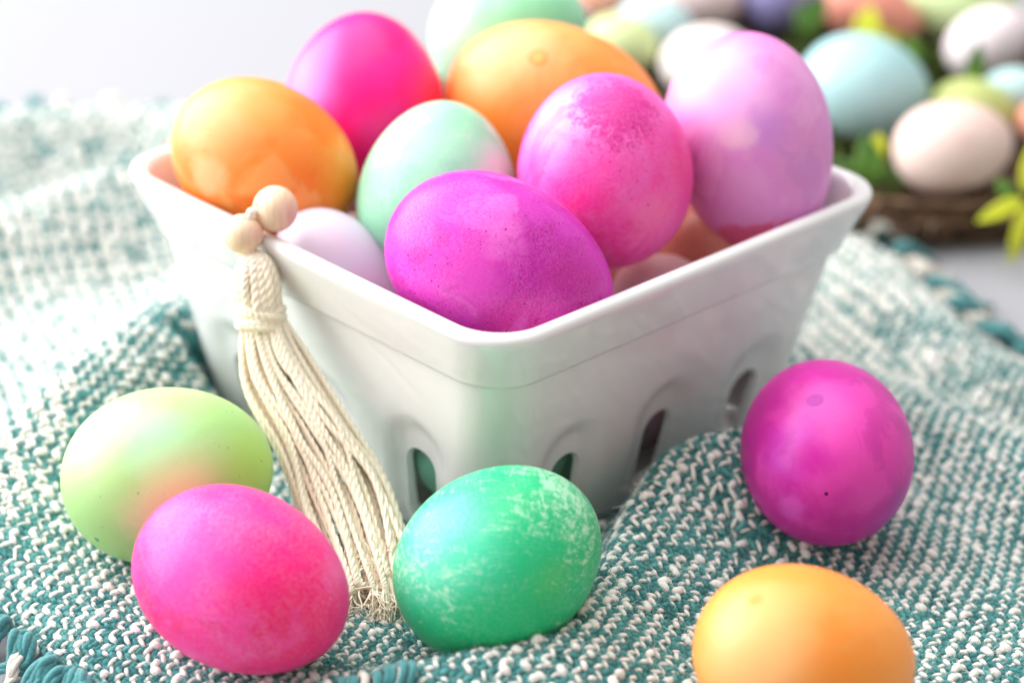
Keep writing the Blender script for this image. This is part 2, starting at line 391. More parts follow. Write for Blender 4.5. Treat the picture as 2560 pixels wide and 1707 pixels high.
egg('O4', 'dyed_egg', "magenta egg with lilac swirls and a small violet ring, right of the basket",
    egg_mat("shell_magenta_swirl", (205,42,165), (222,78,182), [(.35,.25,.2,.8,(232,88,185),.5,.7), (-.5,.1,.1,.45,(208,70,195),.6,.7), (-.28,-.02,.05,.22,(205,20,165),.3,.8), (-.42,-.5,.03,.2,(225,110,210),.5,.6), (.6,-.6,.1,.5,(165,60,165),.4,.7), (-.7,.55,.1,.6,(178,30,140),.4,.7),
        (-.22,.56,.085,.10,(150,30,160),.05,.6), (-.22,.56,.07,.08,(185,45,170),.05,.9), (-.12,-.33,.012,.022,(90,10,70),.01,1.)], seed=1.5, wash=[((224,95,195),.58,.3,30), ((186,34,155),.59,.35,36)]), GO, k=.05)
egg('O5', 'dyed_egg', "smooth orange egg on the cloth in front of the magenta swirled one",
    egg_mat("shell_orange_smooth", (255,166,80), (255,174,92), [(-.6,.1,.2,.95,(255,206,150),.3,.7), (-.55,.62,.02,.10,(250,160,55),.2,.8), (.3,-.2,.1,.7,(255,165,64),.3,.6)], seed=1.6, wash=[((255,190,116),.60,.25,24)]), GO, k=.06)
def pale(c):
    g = .3*c[0]+.59*c[1]+.11*c[2]; return tuple(min(255, v*.74+g*.26+5) for v in c)
def plain(name, c, c2):
    if "pastel" in name: c, c2 = pale(c), pale(c2)
    return egg_mat(name, c, c2, [], rough=.5, sss=.08, seed=2.)
NEST = [
('B1', "sky blue egg at the near left of the nest, the largest there", (165,212,218), (175,218,222), .08),
('B2', "pale peach egg at the front of the nest, above its brown twigs", (236,200,190), (240,210,202), .10),
('B3', "pinkish white egg at the right of the nest with a green leaf in front", (236,216,222), (240,224,230), .08),
('B4', "pale green egg at the far right edge of the nest", (192,218,150), (200,224,160), .05),
('B5', "coral egg at the far side of the nest, behind the sky blue one", (232,140,120), (238,150,128), .05),
('B6', "periwinkle blue egg at the far side of the nest", (150,140,205), (158,150,212), .05),
('B7', "pinkish beige egg at the far left of the nest, beside the periwinkle one", (226,198,200), (232,206,206), .05),
('B8', "small pale aqua egg at the nest's far left", (180,216,218), (190,222,224), .05),
('B9', "small yellow green egg at the nest's left, beyond the basket's orange egg", (206,222,150), (212,226,160), .05),
('B10', "creamy white egg in the nest, half hidden behind the basket's lilac egg", (234,220,216), (240,228,222), .05),
('B11', "small salmon egg at the top edge left of all the nest eggs", (238,160,145), (240,170,150), .05),
('B12', "olive green egg behind the pale peach one in the nest", (186,198,108), (196,206,120), .05),
('B13', "pale aqua egg at the right edge above the olive green one", (178,216,216), (186,220,222), .05),
('B14', "coral egg at the right edge beside the pale peach one", (232,150,125), (236,158,135), .05)]
for key, lb, c1, c2, kk in NEST:
    egg(key, 'pastel_egg', lb, plain("shell_pastel_"+lb.split()[0]+key[1:], c1, c2), GN, k=kk, n=40, m=26)

# ---------------------------------------------------------------- the woven cloth
POLY = np.array([(-233.7, 130.4), (-203.5, 176.5), (-163, 202.6), (-114.4, 219.9), (-41.1, 201.3), (40.8, 166.5), (90.1, 139), (106.5, 135.3), (121, 117.2), (127.3, 93.9), (137.7, 64.5),
                 (150.2, 44.2), (175.2, -14.6), (217, -106.2), (238.3, -203.5), (-7, -206.5), (-66, -146), (-78, -134), (-86.5, -127.5), (-94.5, -120), (-101.5, -112), (-111, -100.5), (-150, -70), (-233.4, -30)], float)
def in_poly(x, y, P=POLY):
    ins = np.zeros(x.shape, bool); n = len(P)
    for i in range(n):
        (x1, y1), (x2, y2) = P[i], P[(i+1) % n]
        c = ((y1 > y) != (y2 > y)) & (x < (x2-x1)*(y-y1)/(y2-y1+1e-12)+x1); ins ^= c
    return ins
def edge_dist(x, y, P=POLY):
    d = np.full(x.shape, 1e9); n = len(P)
    for i in range(n):
        a = P[i]; b = P[(i+1) % n]; ab = b-a
        t = np.clip(((x-a[0])*ab[0]+(y-a[1])*ab[1])/(ab@ab), 0, 1)
        d = np.minimum(d, np.hypot(x-a[0]-t*ab[0], y-a[1]-t*ab[1]))
    return d
def ridge(x, y, pts, wl, wr):
    """fold with a crest line; pts (x, y, height); widths left / right of the line's direction"""
    best = np.full(x.shape, 1e9); h = np.zeros(x.shape)
    for i in range(len(pts)-1):
        a = np.array(pts[i][:2], float); b = np.array(pts[i+1][:2], float); ab = b-a
        t = np.clip(((x-a[0])*ab[0]+(y-a[1])*ab[1])/(ab@ab), 0, 1)
        dx = x-a[0]-t*ab[0]; dy = y-a[1]-t*ab[1]; d = np.hypot(dx, dy)
        side = ab[0]*dy-ab[1]*dx
        w = np.where(side > 0, wl, wr)
        g = (pts[i][2]+(pts[i+1][2]-pts[i][2])*t)*np.exp(-(d/w)**2)
        m = d < best; best = np.where(m, d, best); h = np.where(m, g, h)
    return h
def vnoise(x, y, s, seed):
    r = np.random.default_rng(seed); T = r.random((64, 64))
    u = x/s+1000; v = y/s+1000; i = np.floor(u).astype(int); j = np.floor(v).astype(int); fu = u-i; fv = v-j
    fu = fu*fu*(3-2*fu); fv = fv*fv*(3-2*fv)
    g = lambda a, b: T[a % 64, b % 64]
    return (g(i, j)*(1-fu)+g(i+1, j)*fu)*(1-fv)+(g(i, j+1)*(1-fu)+g(i+1, j+1)*fu)*fv
OUT_EGGS = ['O1', 'O2', 'O3', 'O4', 'O5']
def height(x, y):
    z = 2.2+2.6*vnoise(x, y, 46, 3)-1.3+1.2*(vnoise(x, y, 19, 4)-.5)
    R = []
    R.append(ridge(x, y, [(-118.3, -52.8, 13.4), (-107.6, -34.9, 21.3), (-98.0, -14.3, 23.5), (-89.4, 2.1, 24.6), (-80.1, 17.3, 24.6), (-83.2, 56.9, 15.7)], 12, 26))
    R.append(ridge(x, y, [(-218.5, 29.6, 8.1), (-173, 51, 16.2), (-142.7, 74, 20.2), (-118.4, 96.9, 23), (-85.8, 105.6, 18.9), (-61.3, 123.9, 8.1)], 13, 19))
    R.append(ridge(x, y, [(-223.7, 110.6, 11.2), (-183.3, 129.9, 18.2), (-153, 152.8, 19.6), (-117.4, 163.6, 16.8), (-71.6, 154.3, 11.2), (-30.7, 144.8, 5.6)], 11, 16))
    R.append(ridge(x, y, [(67.0, -40.1, 19), (59.0, -49.4, 22.4), (49.9, -53.1, 22.4), (41.9, -58.4, 20.2), (36.3, -70.0, 16.8), (32.2, -83.4, 13.4), (27.2, -103.5, 12.3), (21.9, -119.4, 13.4), (16.4, -128.9, 14.6), (7.9, -133.2, 14.6), (-2.5, -136.5, 14.6), (-12.8, -137.8, 12.3), (-28.2, -133.5, 5.6)], 24, 7))
    R.append(ridge(x, y, [(103, 4.8, 7.5), (134.1, -35.5, 12), (175.6, -86.1, 9)], 15, 18))
    R.append(ridge(x, y, [(97.6, 76.2, 8.4), (115.1, 56.2, 11.2), (139, 15.5, 5.6)], 12, 13))
    for r in R: z = np.sqrt(np.maximum(z, 0)**2+r**2)
    # flatten to nothing under the basket
    c, s = math.cos(-YAW), math.sin(-YAW); bx = np.abs(x*c-y*s); by = np.abs(x*s+y*c); m = np.maximum(bx, by)
    t = np.clip((m-54.5)/8.0, 0, 1); z = -5.0+(z+5.0)*(t*t*(3-2*t))
    # sink under every egg that lies on it
    for kx in OUT_EGGS:
        (cx, cy, cz), ax, a, b = EG[kx]; ax = np.array(ax); ax = ax/np.linalg.norm(ax)
        M = np.outer(ax, ax)/a**2+(np.eye(3)-np.outer(ax, ax))/b**2     # lower surface of the ellipsoid
        dx = x-cx; dy = y-cy
        A = M[2, 2]; B = 2*(M[0, 2]*dx+M[1, 2]*dy); Cc = M[0, 0]*dx*dx+2*M[0, 1]*dx*dy+M[1, 1]*dy*dy-1
        D = B*B-4*A*Cc; ok = D > 0
        zl = cz+(-B-np.sqrt(np.where(ok, D, 0)))/(2*A)
        z = np.where(ok, np.minimum(z, zl-.9), z)
    # the hem drops to the table
    e = np.clip(edge_dist(x, y)/14, 0, 1); z = np.where(z > -1, T0+1.6+(z-T0-1.6)*(.25+.75*e), z)
    return np.maximum(z, T0+.8)
def yarn_mat(name, dark, light, hair=False):
    k = NT(name); at = k.node('ShaderNodeAttribute'); at.attribute_type = 'INSTANCER'; at.attribute_name = 'shade'
    tc = k.node('ShaderNodeTexCoord'); n = k.noise(tc.outputs['Object'], 2500, 3, .7)
    c = k.mix(k.math('ADD', k.math('MULTIPLY', at.outputs['Fac'], .75), k.math('MULTIPLY', n.outputs[0], .3)), lin(dark), lin(light))
    k.link(c, k.b.inputs['Base Color']); k.b.inputs['Roughness'].default_value = .95
    k.b.inputs['Specular IOR Level'].default_value = .12
    k.b.inputs['Sheen Weight'].default_value = .25; k.b.inputs['Sheen Roughness'].default_value = .5
    k.bump(n.outputs[0], .00018, .6)
    return k.m
CREAM = yarn_mat("cream_cotton_yarn", (243, 238, 230), (255, 254, 250))
TEAL = yarn_mat("teal_wool_yarn", (30, 116, 120), (112, 192, 190))
def cloth_base_mat():
    k = NT("teal_woven_ground"); tc = k.node('ShaderNodeTexCoord'); n = k.noise(tc.outputs['Object'], 900, 3, .7)
    k.link(k.mix(n.outputs[0], lin((50, 140, 142)), lin((130, 205, 200))), k.b.inputs['Base Color']); k.b.inputs['Roughness'].default_value = 1
    k.b.inputs['Specular IOR Level'].default_value = .1
    k.bump(n.outputs[0], .0006, 1.); return k.m
def float_mesh(name, kind, var):
    """one visible length of yarn: an arched, slightly twisted lozenge with a few loose fibres; unit = one weave pitch"""
    r = np.random.default_rng(100+var); mb = MB(); n = 9; sides = 7
    t = np.linspace(-1, 1, n); L = 1.12 if kind == 'cream' else 1.1
    x = t*L; zz = .20*(1-np.abs(t)**2.2)*1.7-.12; yy = .10*np.sin(t*2.2+r.uniform(-1, 1))+r.uniform(-.06, .06)
    fat = {'cream': .44, 'teal': .46}[kind]
    rad = fat*(1-.72*np.abs(t)**3.2)*(1+.10*r.uniform(-1, 1, n)); 
    P, F = tube(np.stack([x, yy, zz], 1), rad, sides); mb.add(P, F)
    for _ in range(40 if kind == 'teal' else 12):
        s = r.uniform(-.9, .9); a = r.uniform(-1.2, 1.2); base = np.array([s*L, math.sin(a)*fat*.8, .15+math.cos(a)*fat*.6])
        d = np.array([r.normal()*.7, math.sin(a)+r.normal()*.5, math.cos(a)*.5+r.normal()*.35]); d /= np.linalg.norm(d)
        ln = r.uniform(.35, 1.2); bend = r.normal(size=3)*.28; w = .05 if kind == 'teal' else .03
        pts = [base, base+d*ln*.5+bend*.4, base+d*ln+bend-np.array([0, 0, .12*ln])]
        q, g = tube(pts, [w, w*.8, w*.4], 3, False); mb.add(q, g)
    V = np.vstack(mb.v); me = bpy.data.meshes.new(name); me.from_pydata(V.tolist(), [], mb.f); me.shade_smooth()
    me.materials.append(CREAM if kind == 'cream' else TEAL)
    return me
PITCH = 1.18; WROT = math.radians(24)
def build_cloth():
    root = empty("woven_cloth"); tag(root, "teal and cream loosely woven cloth with fringed edges, rumpled under the basket", "cloth")
    # ground sheet
    st = 2.0; xs = np.arange(-232, 232, st); ys = np.arange(-217, 210, st); X, Y = np.meshgrid(xs, ys, indexing='ij')
    Z = height(X, Y)-.55; I = in_poly(X, Y) & (edge_dist(X, Y) > 1.0)
    idx = -np.ones(X.shape, int); V = []; F = []
    cells = I[:-1, :-1] & I[1:, :-1] & I[1:, 1:] & I[:-1, 1:]
    use = np.zeros(X.shape, bool); use[:-1, :-1] |= cells; use[1:, :-1] |= cells; use[1:, 1:] |= cells; use[:-1, 1:] |= cells
    ii, jj = np.nonzero(use); idx[ii, jj] = np.arange(len(ii)); V = np.stack([X[ii, jj], Y[ii, jj], Z[ii, jj]], 1)
    ci, cj = np.nonzero(cells); F = np.stack([idx[ci, cj], idx[ci+1, cj], idx[ci+1, cj+1], idx[ci, cj+1]], 1)
    g = mesh_obj("cloth_ground", V, F, cloth_base_mat(), root)
    # floats of a 2/2 twill, warp and weft alternating cream and teal
    N = 230; i, j = np.meshgrid(np.arange(-N, N), np.arange(-N, N), indexing='ij'); i = i.ravel(); j = j.ravel()
    p = (i+j) % 4
    recs = []
    c, s = math.cos(WROT), math.sin(WROT)
    def emit(mask, cu, cv, along, colr):
        u = cu[mask]*PITCH; v = cv[mask]*PITCH; yn = (i if along else j)[mask]
        du = (vnoise(u, v, 60, 11)-.5)*9+(vnoise(u, v, 14, 12)-.5)*1.6; dv = (vnoise(u, v, 60, 13)-.5)*9+(vnoise(u, v, 14, 14)-.5)*1.6
        u = u+du; v = v+dv
        recs.append((u*c-v*s, u*s+v*c, np.full(u.shape, WROT+(math.pi/2 if along else 0)), np.full(u.shape, colr), yn, (j if along else i)[mask]))
    ev = (i % 2) == 0; evj = (j % 2) == 0
    emit((p == 0) & ev, i.astype(float), j+.5, True, 0)       # cream warp float covers p=0,1
    emit((p == 0) & ~ev, i.astype(float), j+.5, True, 1)
    emit((p == 2) & evj, i+.5, j.astype(float), False, 0)
    emit((p == 2) & ~evj, i+.5, j.astype(float), False, 1)
    x, y, rot, colr, yn, ps = [np.concatenate(a) for a in zip(*recs)]
    keep = in_poly(x, y) & (edge_dist(x, y) > 1.2)
    cb, sb = math.cos(-YAW), math.sin(-YAW); m = np.maximum(np.abs(x*cb-y*sb), np.abs(x*sb+y*cb)); keep &= m > 53
    x, y, rot, colr, yn, ps = x[keep], y[keep], rot[keep], colr[keep], yn[keep], ps[keep]
    z = height(x, y); e = .6
    gx = (height(x+e, y)-height(x-e, y))/(2*e); gy = (height(x, y+e)-height(x, y-e))/(2*e)
    n = len(x); nrm = np.stack([-gx, -gy, np.ones(n)], 1); slope = np.linalg.norm(nrm, axis=1); nrm /= slope[:, None]
    rot = rot+RNG.normal(0, .20, n)
    tx = np.stack([np.cos(rot), np.sin(rot), gx*np.cos(rot)+gy*np.sin(rot)], 1); stretch = np.linalg.norm(tx, axis=1); tx /= stretch[:, None]
    ty = np.cross(nrm, tx)
    # matrix columns tx, ty, nrm -> XYZ euler
    ry = -np.arcsin(np.clip(tx[:, 2], -1, 1)); rx = np.arctan2(ty[:, 2], nrm[:, 2]); rz = np.arctan2(tx[:, 1], tx[:, 0])
    slub = vnoise(yn*7.3, ps*.55, 1.0, 21)                      # thick places run along a yarn
    thick = np.where(colr == 0, .84+.36*RNG.random(n), .95+.3*RNG.random(n))
    sl = np.where(colr == 0, np.clip((slub-.66)/.22, 0, 1)*.9, 0)
    w = PITCH*S*(thick+sl*1.15); h = PITCH*S*(thick*1.0+sl*.9); l = PITCH*S*(.98+.12*RNG.normal(size=n)+sl*.22)*np.minimum(stretch, 1.7)
    z = z+RNG.normal(0, .09, n)+sl*.25-np.where(colr == 1, .16, -.08)
    # uneven yarn mix; extra cream at left and back also paints in brighter light
    lean = 1.7*np.exp(-((x-30)**2+(y+95)**2)/(2*48**2))-.45-.75*np.clip((y+20)/70, 0, 1)*(x < 0)-.25*np.clip((y+20)/70, 0, 1)*(x > 0)-.4*np.clip((-x-88)/30, 0, 1)*(y > -75)+(vnoise(x, y, 22, 41)-.5)*.5
    # where the lean is low only every fourth thread is teal, which reads as a pale check
    pale_zone = lean+.25*(vnoise(x, y, 9, 43)-.5) < -.62
    colr = np.where(pale_zone & (yn % 4 == 3), 0, colr)
    drop = RNG.random(n) < .05+.10*np.clip(lean+.2, 0, 1)
    colr = np.where((colr == 0) & drop & (sl < .3), 1, colr)
    shade = np.clip(RNG.normal(.5, .22, n)+.5*(vnoise(x, y, 12, 31)-.5), 0, 1)
    for cc, nm in ((0, 'cream'), (1, 'teal')):
        col = bpy.data.collections.new(nm+"_yarn_lengths")
        for v in range(5):
            o = bpy.data.objects.new(nm+"_yarn_length", float_mesh(nm+"_yarn_length", nm, v+10*cc)); col.objects.link(o)
        mk = colr == cc; k = int(mk.sum()); me = bpy.data.meshes.new(nm+"_yarn")
        me.vertices.add(k); me.vertices.foreach_set("co", (np.stack([x, y, z], 1)[mk]*S).ravel())
        def attr(nme, typ, dat, key='value'):
            a = me.attributes.new(nme, typ, 'POINT'); a.data.foreach_set(key, dat.ravel())
        attr('rot', 'FLOAT_VECTOR', np.stack([rx, ry, rz], 1)[mk], 'vector'); attr('siz', 'FLOAT_VECTOR', np.stack([l, w, h], 1)[mk], 'vector')
        attr('shade', 'FLOAT', shade[mk]); attr('pick', 'INT', RNG.integers(0, 5, k).astype(np.int32))
        o = bpy.data.objects.new(nm+"_yarn", me); COL.objects.link(o); o.parent = root; o['kind'] = 'stuff'
        me.materials.append(CREAM if cc == 0 else TEAL)
        ng = bpy.data.node_groups.new(nm+"_weave", 'GeometryNodeTree')
        ng.interface.new_socket("Geometry", in_out='INPUT', socket_type='NodeSocketGeometry')
        ng.interface.new_socket("Geometry", in_out='OUTPUT', socket_type='NodeSocketGeometry')
        gi = ng.nodes.new('NodeGroupInput'); go = ng.nodes.new('NodeGroupOutput'); ip = ng.nodes.new('GeometryNodeInstanceOnPoints')
        ci_ = ng.nodes.new('GeometryNodeCollectionInfo'); ci_.inputs['Collection'].default_value = col
        ci_.inputs['Separate Children'].default_value = True; ci_.inputs['Reset Children'].default_value = True
        def na(name, dt):
            q = ng.nodes.new('GeometryNodeInputNamedAttribute'); q.data_type = dt; q.inputs[0].default_value = name; return q.outputs[0]
        L = ng.links.new
        e2r = ng.nodes.new('FunctionNodeEulerToRotation')
        L(gi.outputs[0], ip.inputs['Points']); L(ci_.outputs[0], ip.inputs['Instance']); ip.inputs['Pick Instance'].default_value = True
        L(na('pick', 'INT'), ip.inputs['Instance Index']); L(na('rot', 'FLOAT_VECTOR'), e2r.inputs[0]); L(e2r.outputs[0], ip.inputs['Rotation'])
        L(na('siz', 'FLOAT_VECTOR'), ip.inputs['Scale']); L(ip.outputs[0], go.inputs[0])
        o.modifiers.new("weave", 'NODES').node_group = ng
    # fringe
    TF = NT("teal_fringe_wool"); tcf = TF.node('ShaderNodeTexCoord'); nf = TF.noise(tcf.outputs['Object'], 1600, 4, .7)
    TF.link(TF.mix(nf.outputs[0], lin((16, 92, 100)), lin((95, 178, 180))), TF.b.inputs['Base Color']); TF.b.inputs['Roughness'].default_value = .95
    TF.b.inputs['Sheen Weight'].default_value = .3; TF.bump(nf.outputs[0], .0005, 1.)
    CF = NT("cream_fringe_cotton"); tcf = CF.node('ShaderNodeTexCoord'); nf = CF.noise(tcf.outputs['Object'], 1600, 4, .7)
    CF.link(CF.mix(nf.outputs[0], lin((215, 205, 192)), lin((245, 240, 232))), CF.b.inputs['Base Color']); CF.b.inputs['Roughness'].default_value = .95
    CF.bump(nf.outputs[0], .0005, 1.)
    TF = TF.m; CF = CF.m
    def tuft(x0, y0, dx, dy, length, nst, mat, rad, curl, hz=0.):
        mb = MB(); d = np.array([dx, dy, 0.]); d /= np.linalg.norm(d); sd = np.array([-d[1], d[0], 0]); z0 = float(height(np.array([x0]), np.array([y0]))[0])+.6
        for q in range(nst):
            ph = random.uniform(0, 6.28); cs = random.uniform(.5, 1)*curl; off = random.uniform(-1, 1)*rad*1.6; n = 26; P = []
            ln = length*random.uniform(.7, 1.15); fq = random.uniform(2.2, 4.2)
            for t in np.linspace(0, 1, n):
                lx = off*(1+t)+cs*math.sin(ph+t*fq)*t
                lz = max(T0+rad, (z0+hz*math.sin(math.pi*min(1, t*1.2)))*(1-t)**.8+(T0+rad)*(1-(1-t)**.8)+abs(math.sin(ph+t*5))*rad*1.2*(1-t*.5))
                P.append(np.array([x0, y0, 0])+d*(ln*t*(1-.25*t*math.sin(ph)**2))+sd*lx+np.array([0, 0, lz]))
            P = np.array(P); r = rad*(.55+.45*np.sin(np.linspace(.5, 2.9, n)))
            t_, U, Vv = frames(P)
            for ply in range(3):                               # loosely plied roving
                a = ph+ply*2.094+np.linspace(0, 5, n)
                pp = P+(U*np.cos(a)[:, None]+Vv*np.sin(a)[:, None])*(r*.5)[:, None]; pp[:, 2] = np.maximum(pp[:, 2], T0+.5)
                w_, g_ = tube(pp, r*.62, 6); mb.add(w_, g_)
            for _ in range(26):                                # loose fibres
                b = P[random.randrange(3, n)]; dr = RNG.normal(size=3); dr /= np.linalg.norm(dr); l_ = random.uniform(1.2, 3.2)
                pts = [b, b+dr*l_*.6, b+dr*l_+RNG.normal(size=3)*.5]
                for pz in pts: pz[2] = max(pz[2], T0+.1)
                w_, g_ = tube(pts, [.035, .03, .015], 3, False); mb.add(w_, g_)
        return mb.build("fringe_tuft", mat, root)
    tufts = [  # right hem, near the nest
        (105.5, 133.3, .3, 1, 15, 4, TF, 1.6, 4, 8), (101.4, 134.2, -.2, 1, 13, 3, CF, 1.4, 3, 9), (112.8, 125.2, .9, .5, 15, 4, TF, 1.4, 4, 5), (109.7, 129.3, .8, .9, 14, 3, CF, 1.2, 3, 5),
        (121, 114.2, 1, .3, 14, 4, TF, 1.4, 4, 3), (124.2, 103, 1, .3, 12, 3, CF, 1.2, 3, 2), (127.3, 92.9, 1, .15, 15, 4, TF, 1.4, 4, 2), (131.5, 80.7, 1, .2, 14, 4, TF, 1.2, 4, 1),
        (135.6, 69.6, 1, .3, 12, 3, CF, 1.2, 3, 1), (139.8, 62.5, 1, .2, 15, 4, TF, 1.4, 4, 1), (146, 51.4, 1, .3, 14, 4, TF, 1.4, 3, 1), (153.3, 38.2, 1, .4, 14, 4, TF, 1.2, 3, 1), (160.6, 22, 1, .3, 14, 4, CF, 1.2, 3, 1),
(105, 132, .2, 1, 16, 4, TF, 1.3, 6, 11), (100, 134, -.3, 1, 14, 4, CF, 1.2, 5, 12), (113, 124, .9, .4, 15, 4, CF, 1.1, 5, 7), (122, 108, 1, .1, 14, 4, CF, 1.0, 5, 2), (129, 86, 1, .3, 14, 4, CF, 1.0, 5, 1), (137, 65, 1, .3, 15, 4, TF, 1.0, 5, 1), (150, 44, 1, .3, 14, 4, CF, 1.0, 4, 1),
        # far left hem
        (-158, 193, -.6, .8, 12, 5, TF, 1.2, 6, 9), (-166, 188, -.9, .4, 16, 5, TF, 1.3, 6, 8), (-150, 196, -.2, 1, 10, 4, CF, 1.2, 5, 9), (-176, 178, -.9, .5, 15, 4, TF, 1.1, 6, 6), (-134, 203, -.1, 1, 9, 4, CF, 1.2, 5, 7), (-118, 209, .1, 1, 10, 3, TF, .8, 5, 3),
        # near left hem
(-113, -99, -.9, -.4, 9, 3, TF, 1.5, 4, 4), (-106.5, -107, -.8, -.5, 9, 4, TF, 1.7, 5, 6), (-101, -113, -.4, -.9, 9, 4, TF, 1.6, 5, 5), (-97.5, -117, -.7, -.7, 10, 3, CF, 1.2, 4, 2), (-93, -120.5, -.4, -1, 12, 4, TF, 1.7, 5, 4),
        (-88, -125.5, -.25, -1, 12, 5, TF, 1.6, 5, 4), (-83, -129.5, -.1, -1, 12, 5, TF, 1.5, 5, 3), (-78, -133.5, -.1, -1, 11, 4, TF, 1.4, 4, 3), (-72, -139, -.1, -1, 10, 3, CF, 1.2, 3, 2)]
    for t in tufts: tuft(*t)
    # short looped fringe standing up on the folded edge in front of the emerald egg
    for q in range(9):
        x0 = -33+q*2.1+random.uniform(-.5, .5); y0 = -140.5+random.uniform(-.6, .6); mb = MB()
        for w in range(2):
            n = 20; P = []; ph = random.uniform(-1, 1); z0 = float(height(np.array([x0]), np.array([y0]))[0])
            for t in np.linspace(0, math.pi*1.25, n): P.append((x0+ph*2+w*.7+1.0*math.sin(t*1.3), y0-2.6*math.cos(t)-1.5, z0+1+3.2*math.sin(t)))
            v_, f_ = tube(P, .95*(.7+.3*np.sin(np.linspace(.3, 2.8, n))), 7); mb.add(v_, f_)
            for _ in range(24):
                b = np.array(P[random.randrange(n)]); dr = RNG.normal(size=3); dr /= np.linalg.norm(dr)
                v_, f_ = tube([b, b+dr*1.6, b+dr*2.4+RNG.normal(size=3)*.3], [.03, .025, .012], 3, False); mb.add(v_, f_)
        mb.build("fringe_loop", TF if q % 3 != 1 else CF, root)
    return root
cloth = build_cloth()

# ---------------------------------------------------------------- beads and tassel
def wood_mat():
    k = NT("pale_bead_wood"); tc = k.node('ShaderNodeTexCoord'); mp = k.node('ShaderNodeMapping'); k.link(tc.outputs['Object'], mp.inputs[0])
    mp.inputs['Scale'].default_value = (500, 90, 120); mp.inputs['Rotation'].default_value = (.3, .5, .2)
    n = k.noise(mp.outputs[0], 1, 4, .6, .5)
    k.link(k.mix(k.mapr(n.outputs[0], .3, .7), lin((240, 216, 186)), lin((224, 192, 158))), k.b.inputs['Base Color'])
    k.b.inputs['Roughness'].default_value = .55; k.bump(n.outputs[0], .00012, .5)
    k.b.inputs['Subsurface Weight'].default_value = .1; k.b.inputs['Subsurface Scale'].default_value = .001
    return k.m
def cord_mat():
    k = NT("cotton_cord"); tc = k.node('ShaderNodeTexCoord'); n = k.noise(tc.outputs['Object'], 1400, 3, .6); n2 = k.noise(tc.outputs['Object'], 60, 2)
    k.link(k.mix(n.outputs[0], lin((247, 228, 202)), lin((255, 246, 232))), k.b.inputs['Base Color']); k.b.inputs['Roughness'].default_value = .9
    k.b.inputs['Sheen Weight'].default_value = .2; k.b.inputs['Specular IOR Level'].default_value = .15
    k.b.inputs['Subsurface Weight'].default_value = .15; k.b.inputs['Subsurface Scale'].default_value = .0008
    k.bump(n.outputs[0], .00025, .8); return k.m
WOOD, CORD = wood_mat(), cord_mat()
def bead(c, r, axis, label):
    """ball drilled through along axis: lathe with a hole"""
    ax = np.array(axis, float); ax /= np.linalg.norm(ax); hr = r*.23; a0 = math.asin(hr/r)+.04
    prof = [(hr*.9, 0.0)]; z0 = r*math.cos(a0)
    prof = [(hr*.92, -z0*.9), (hr*.92, -z0*.0), (hr*.92, z0*.9), (hr*1.0, z0*.975)]
    for a in np.linspace(a0+.05, math.pi-a0-.05, 34): prof.append((r*math.sin(a), r*math.cos(a)*.965))
    prof += [(hr*1.0, -z0*.975), (hr*.92, -z0*.9)]
    u = np.cross(ax, [.1, .2, 1.]); u /= np.linalg.norm(u); v = np.cross(ax, u); m = 44; V = []
    for rr, zz in prof:
        for q in range(m): t = 2*math.pi*q/m; V.append(ax*zz+rr*(math.cos(t)*u+math.sin(t)*v))
    F = [f[::-1] for f in grid_faces(len(prof), m)]
    o = mesh_obj("wooden_bead", V, F, WOOD, loc=c); tag(o, label, "bead", "wooden beads on the tassel cord"); return o
BEAD1 = np.array([-52.5, -39.6, 72.6]); BEAD2 = np.array([-59.6, -44.2, 68.0])
link = (BEAD2-BEAD1)/np.linalg.norm(BEAD2-BEAD1)
bead(BEAD1, 5.45, view_dir(-.82, -.05)*.9+np.array([0, 0, .0]), "larger pale wooden bead sitting on the basket rim against the orange egg")
bead(BEAD2, 4.75, (.35, -.1, 1.0), "smaller pale wooden bead hanging just outside the rim, above the tassel head")
def plied(path, r, turns, n_ply=3, n=80, sides=6, taper=None, fray=0):
    P = catmull(path, n); t, U, V = frames(P); mb = MB(); ph0 = random.uniform(0, 6.28)
    tp = np.ones(n) if taper is None else taper
    for q in range(n_ply):
        a = ph0+q*2*math.pi/n_ply+np.linspace(0, turns*2*math.pi, n)
        pp = P+(U*np.cos(a)[:, None]+V*np.sin(a)[:, None])*(r*.52*tp)[:, None]
        v_, f_ = tube(pp, r*.56*tp, sides); mb.add(v_, f_)
    return mb, P
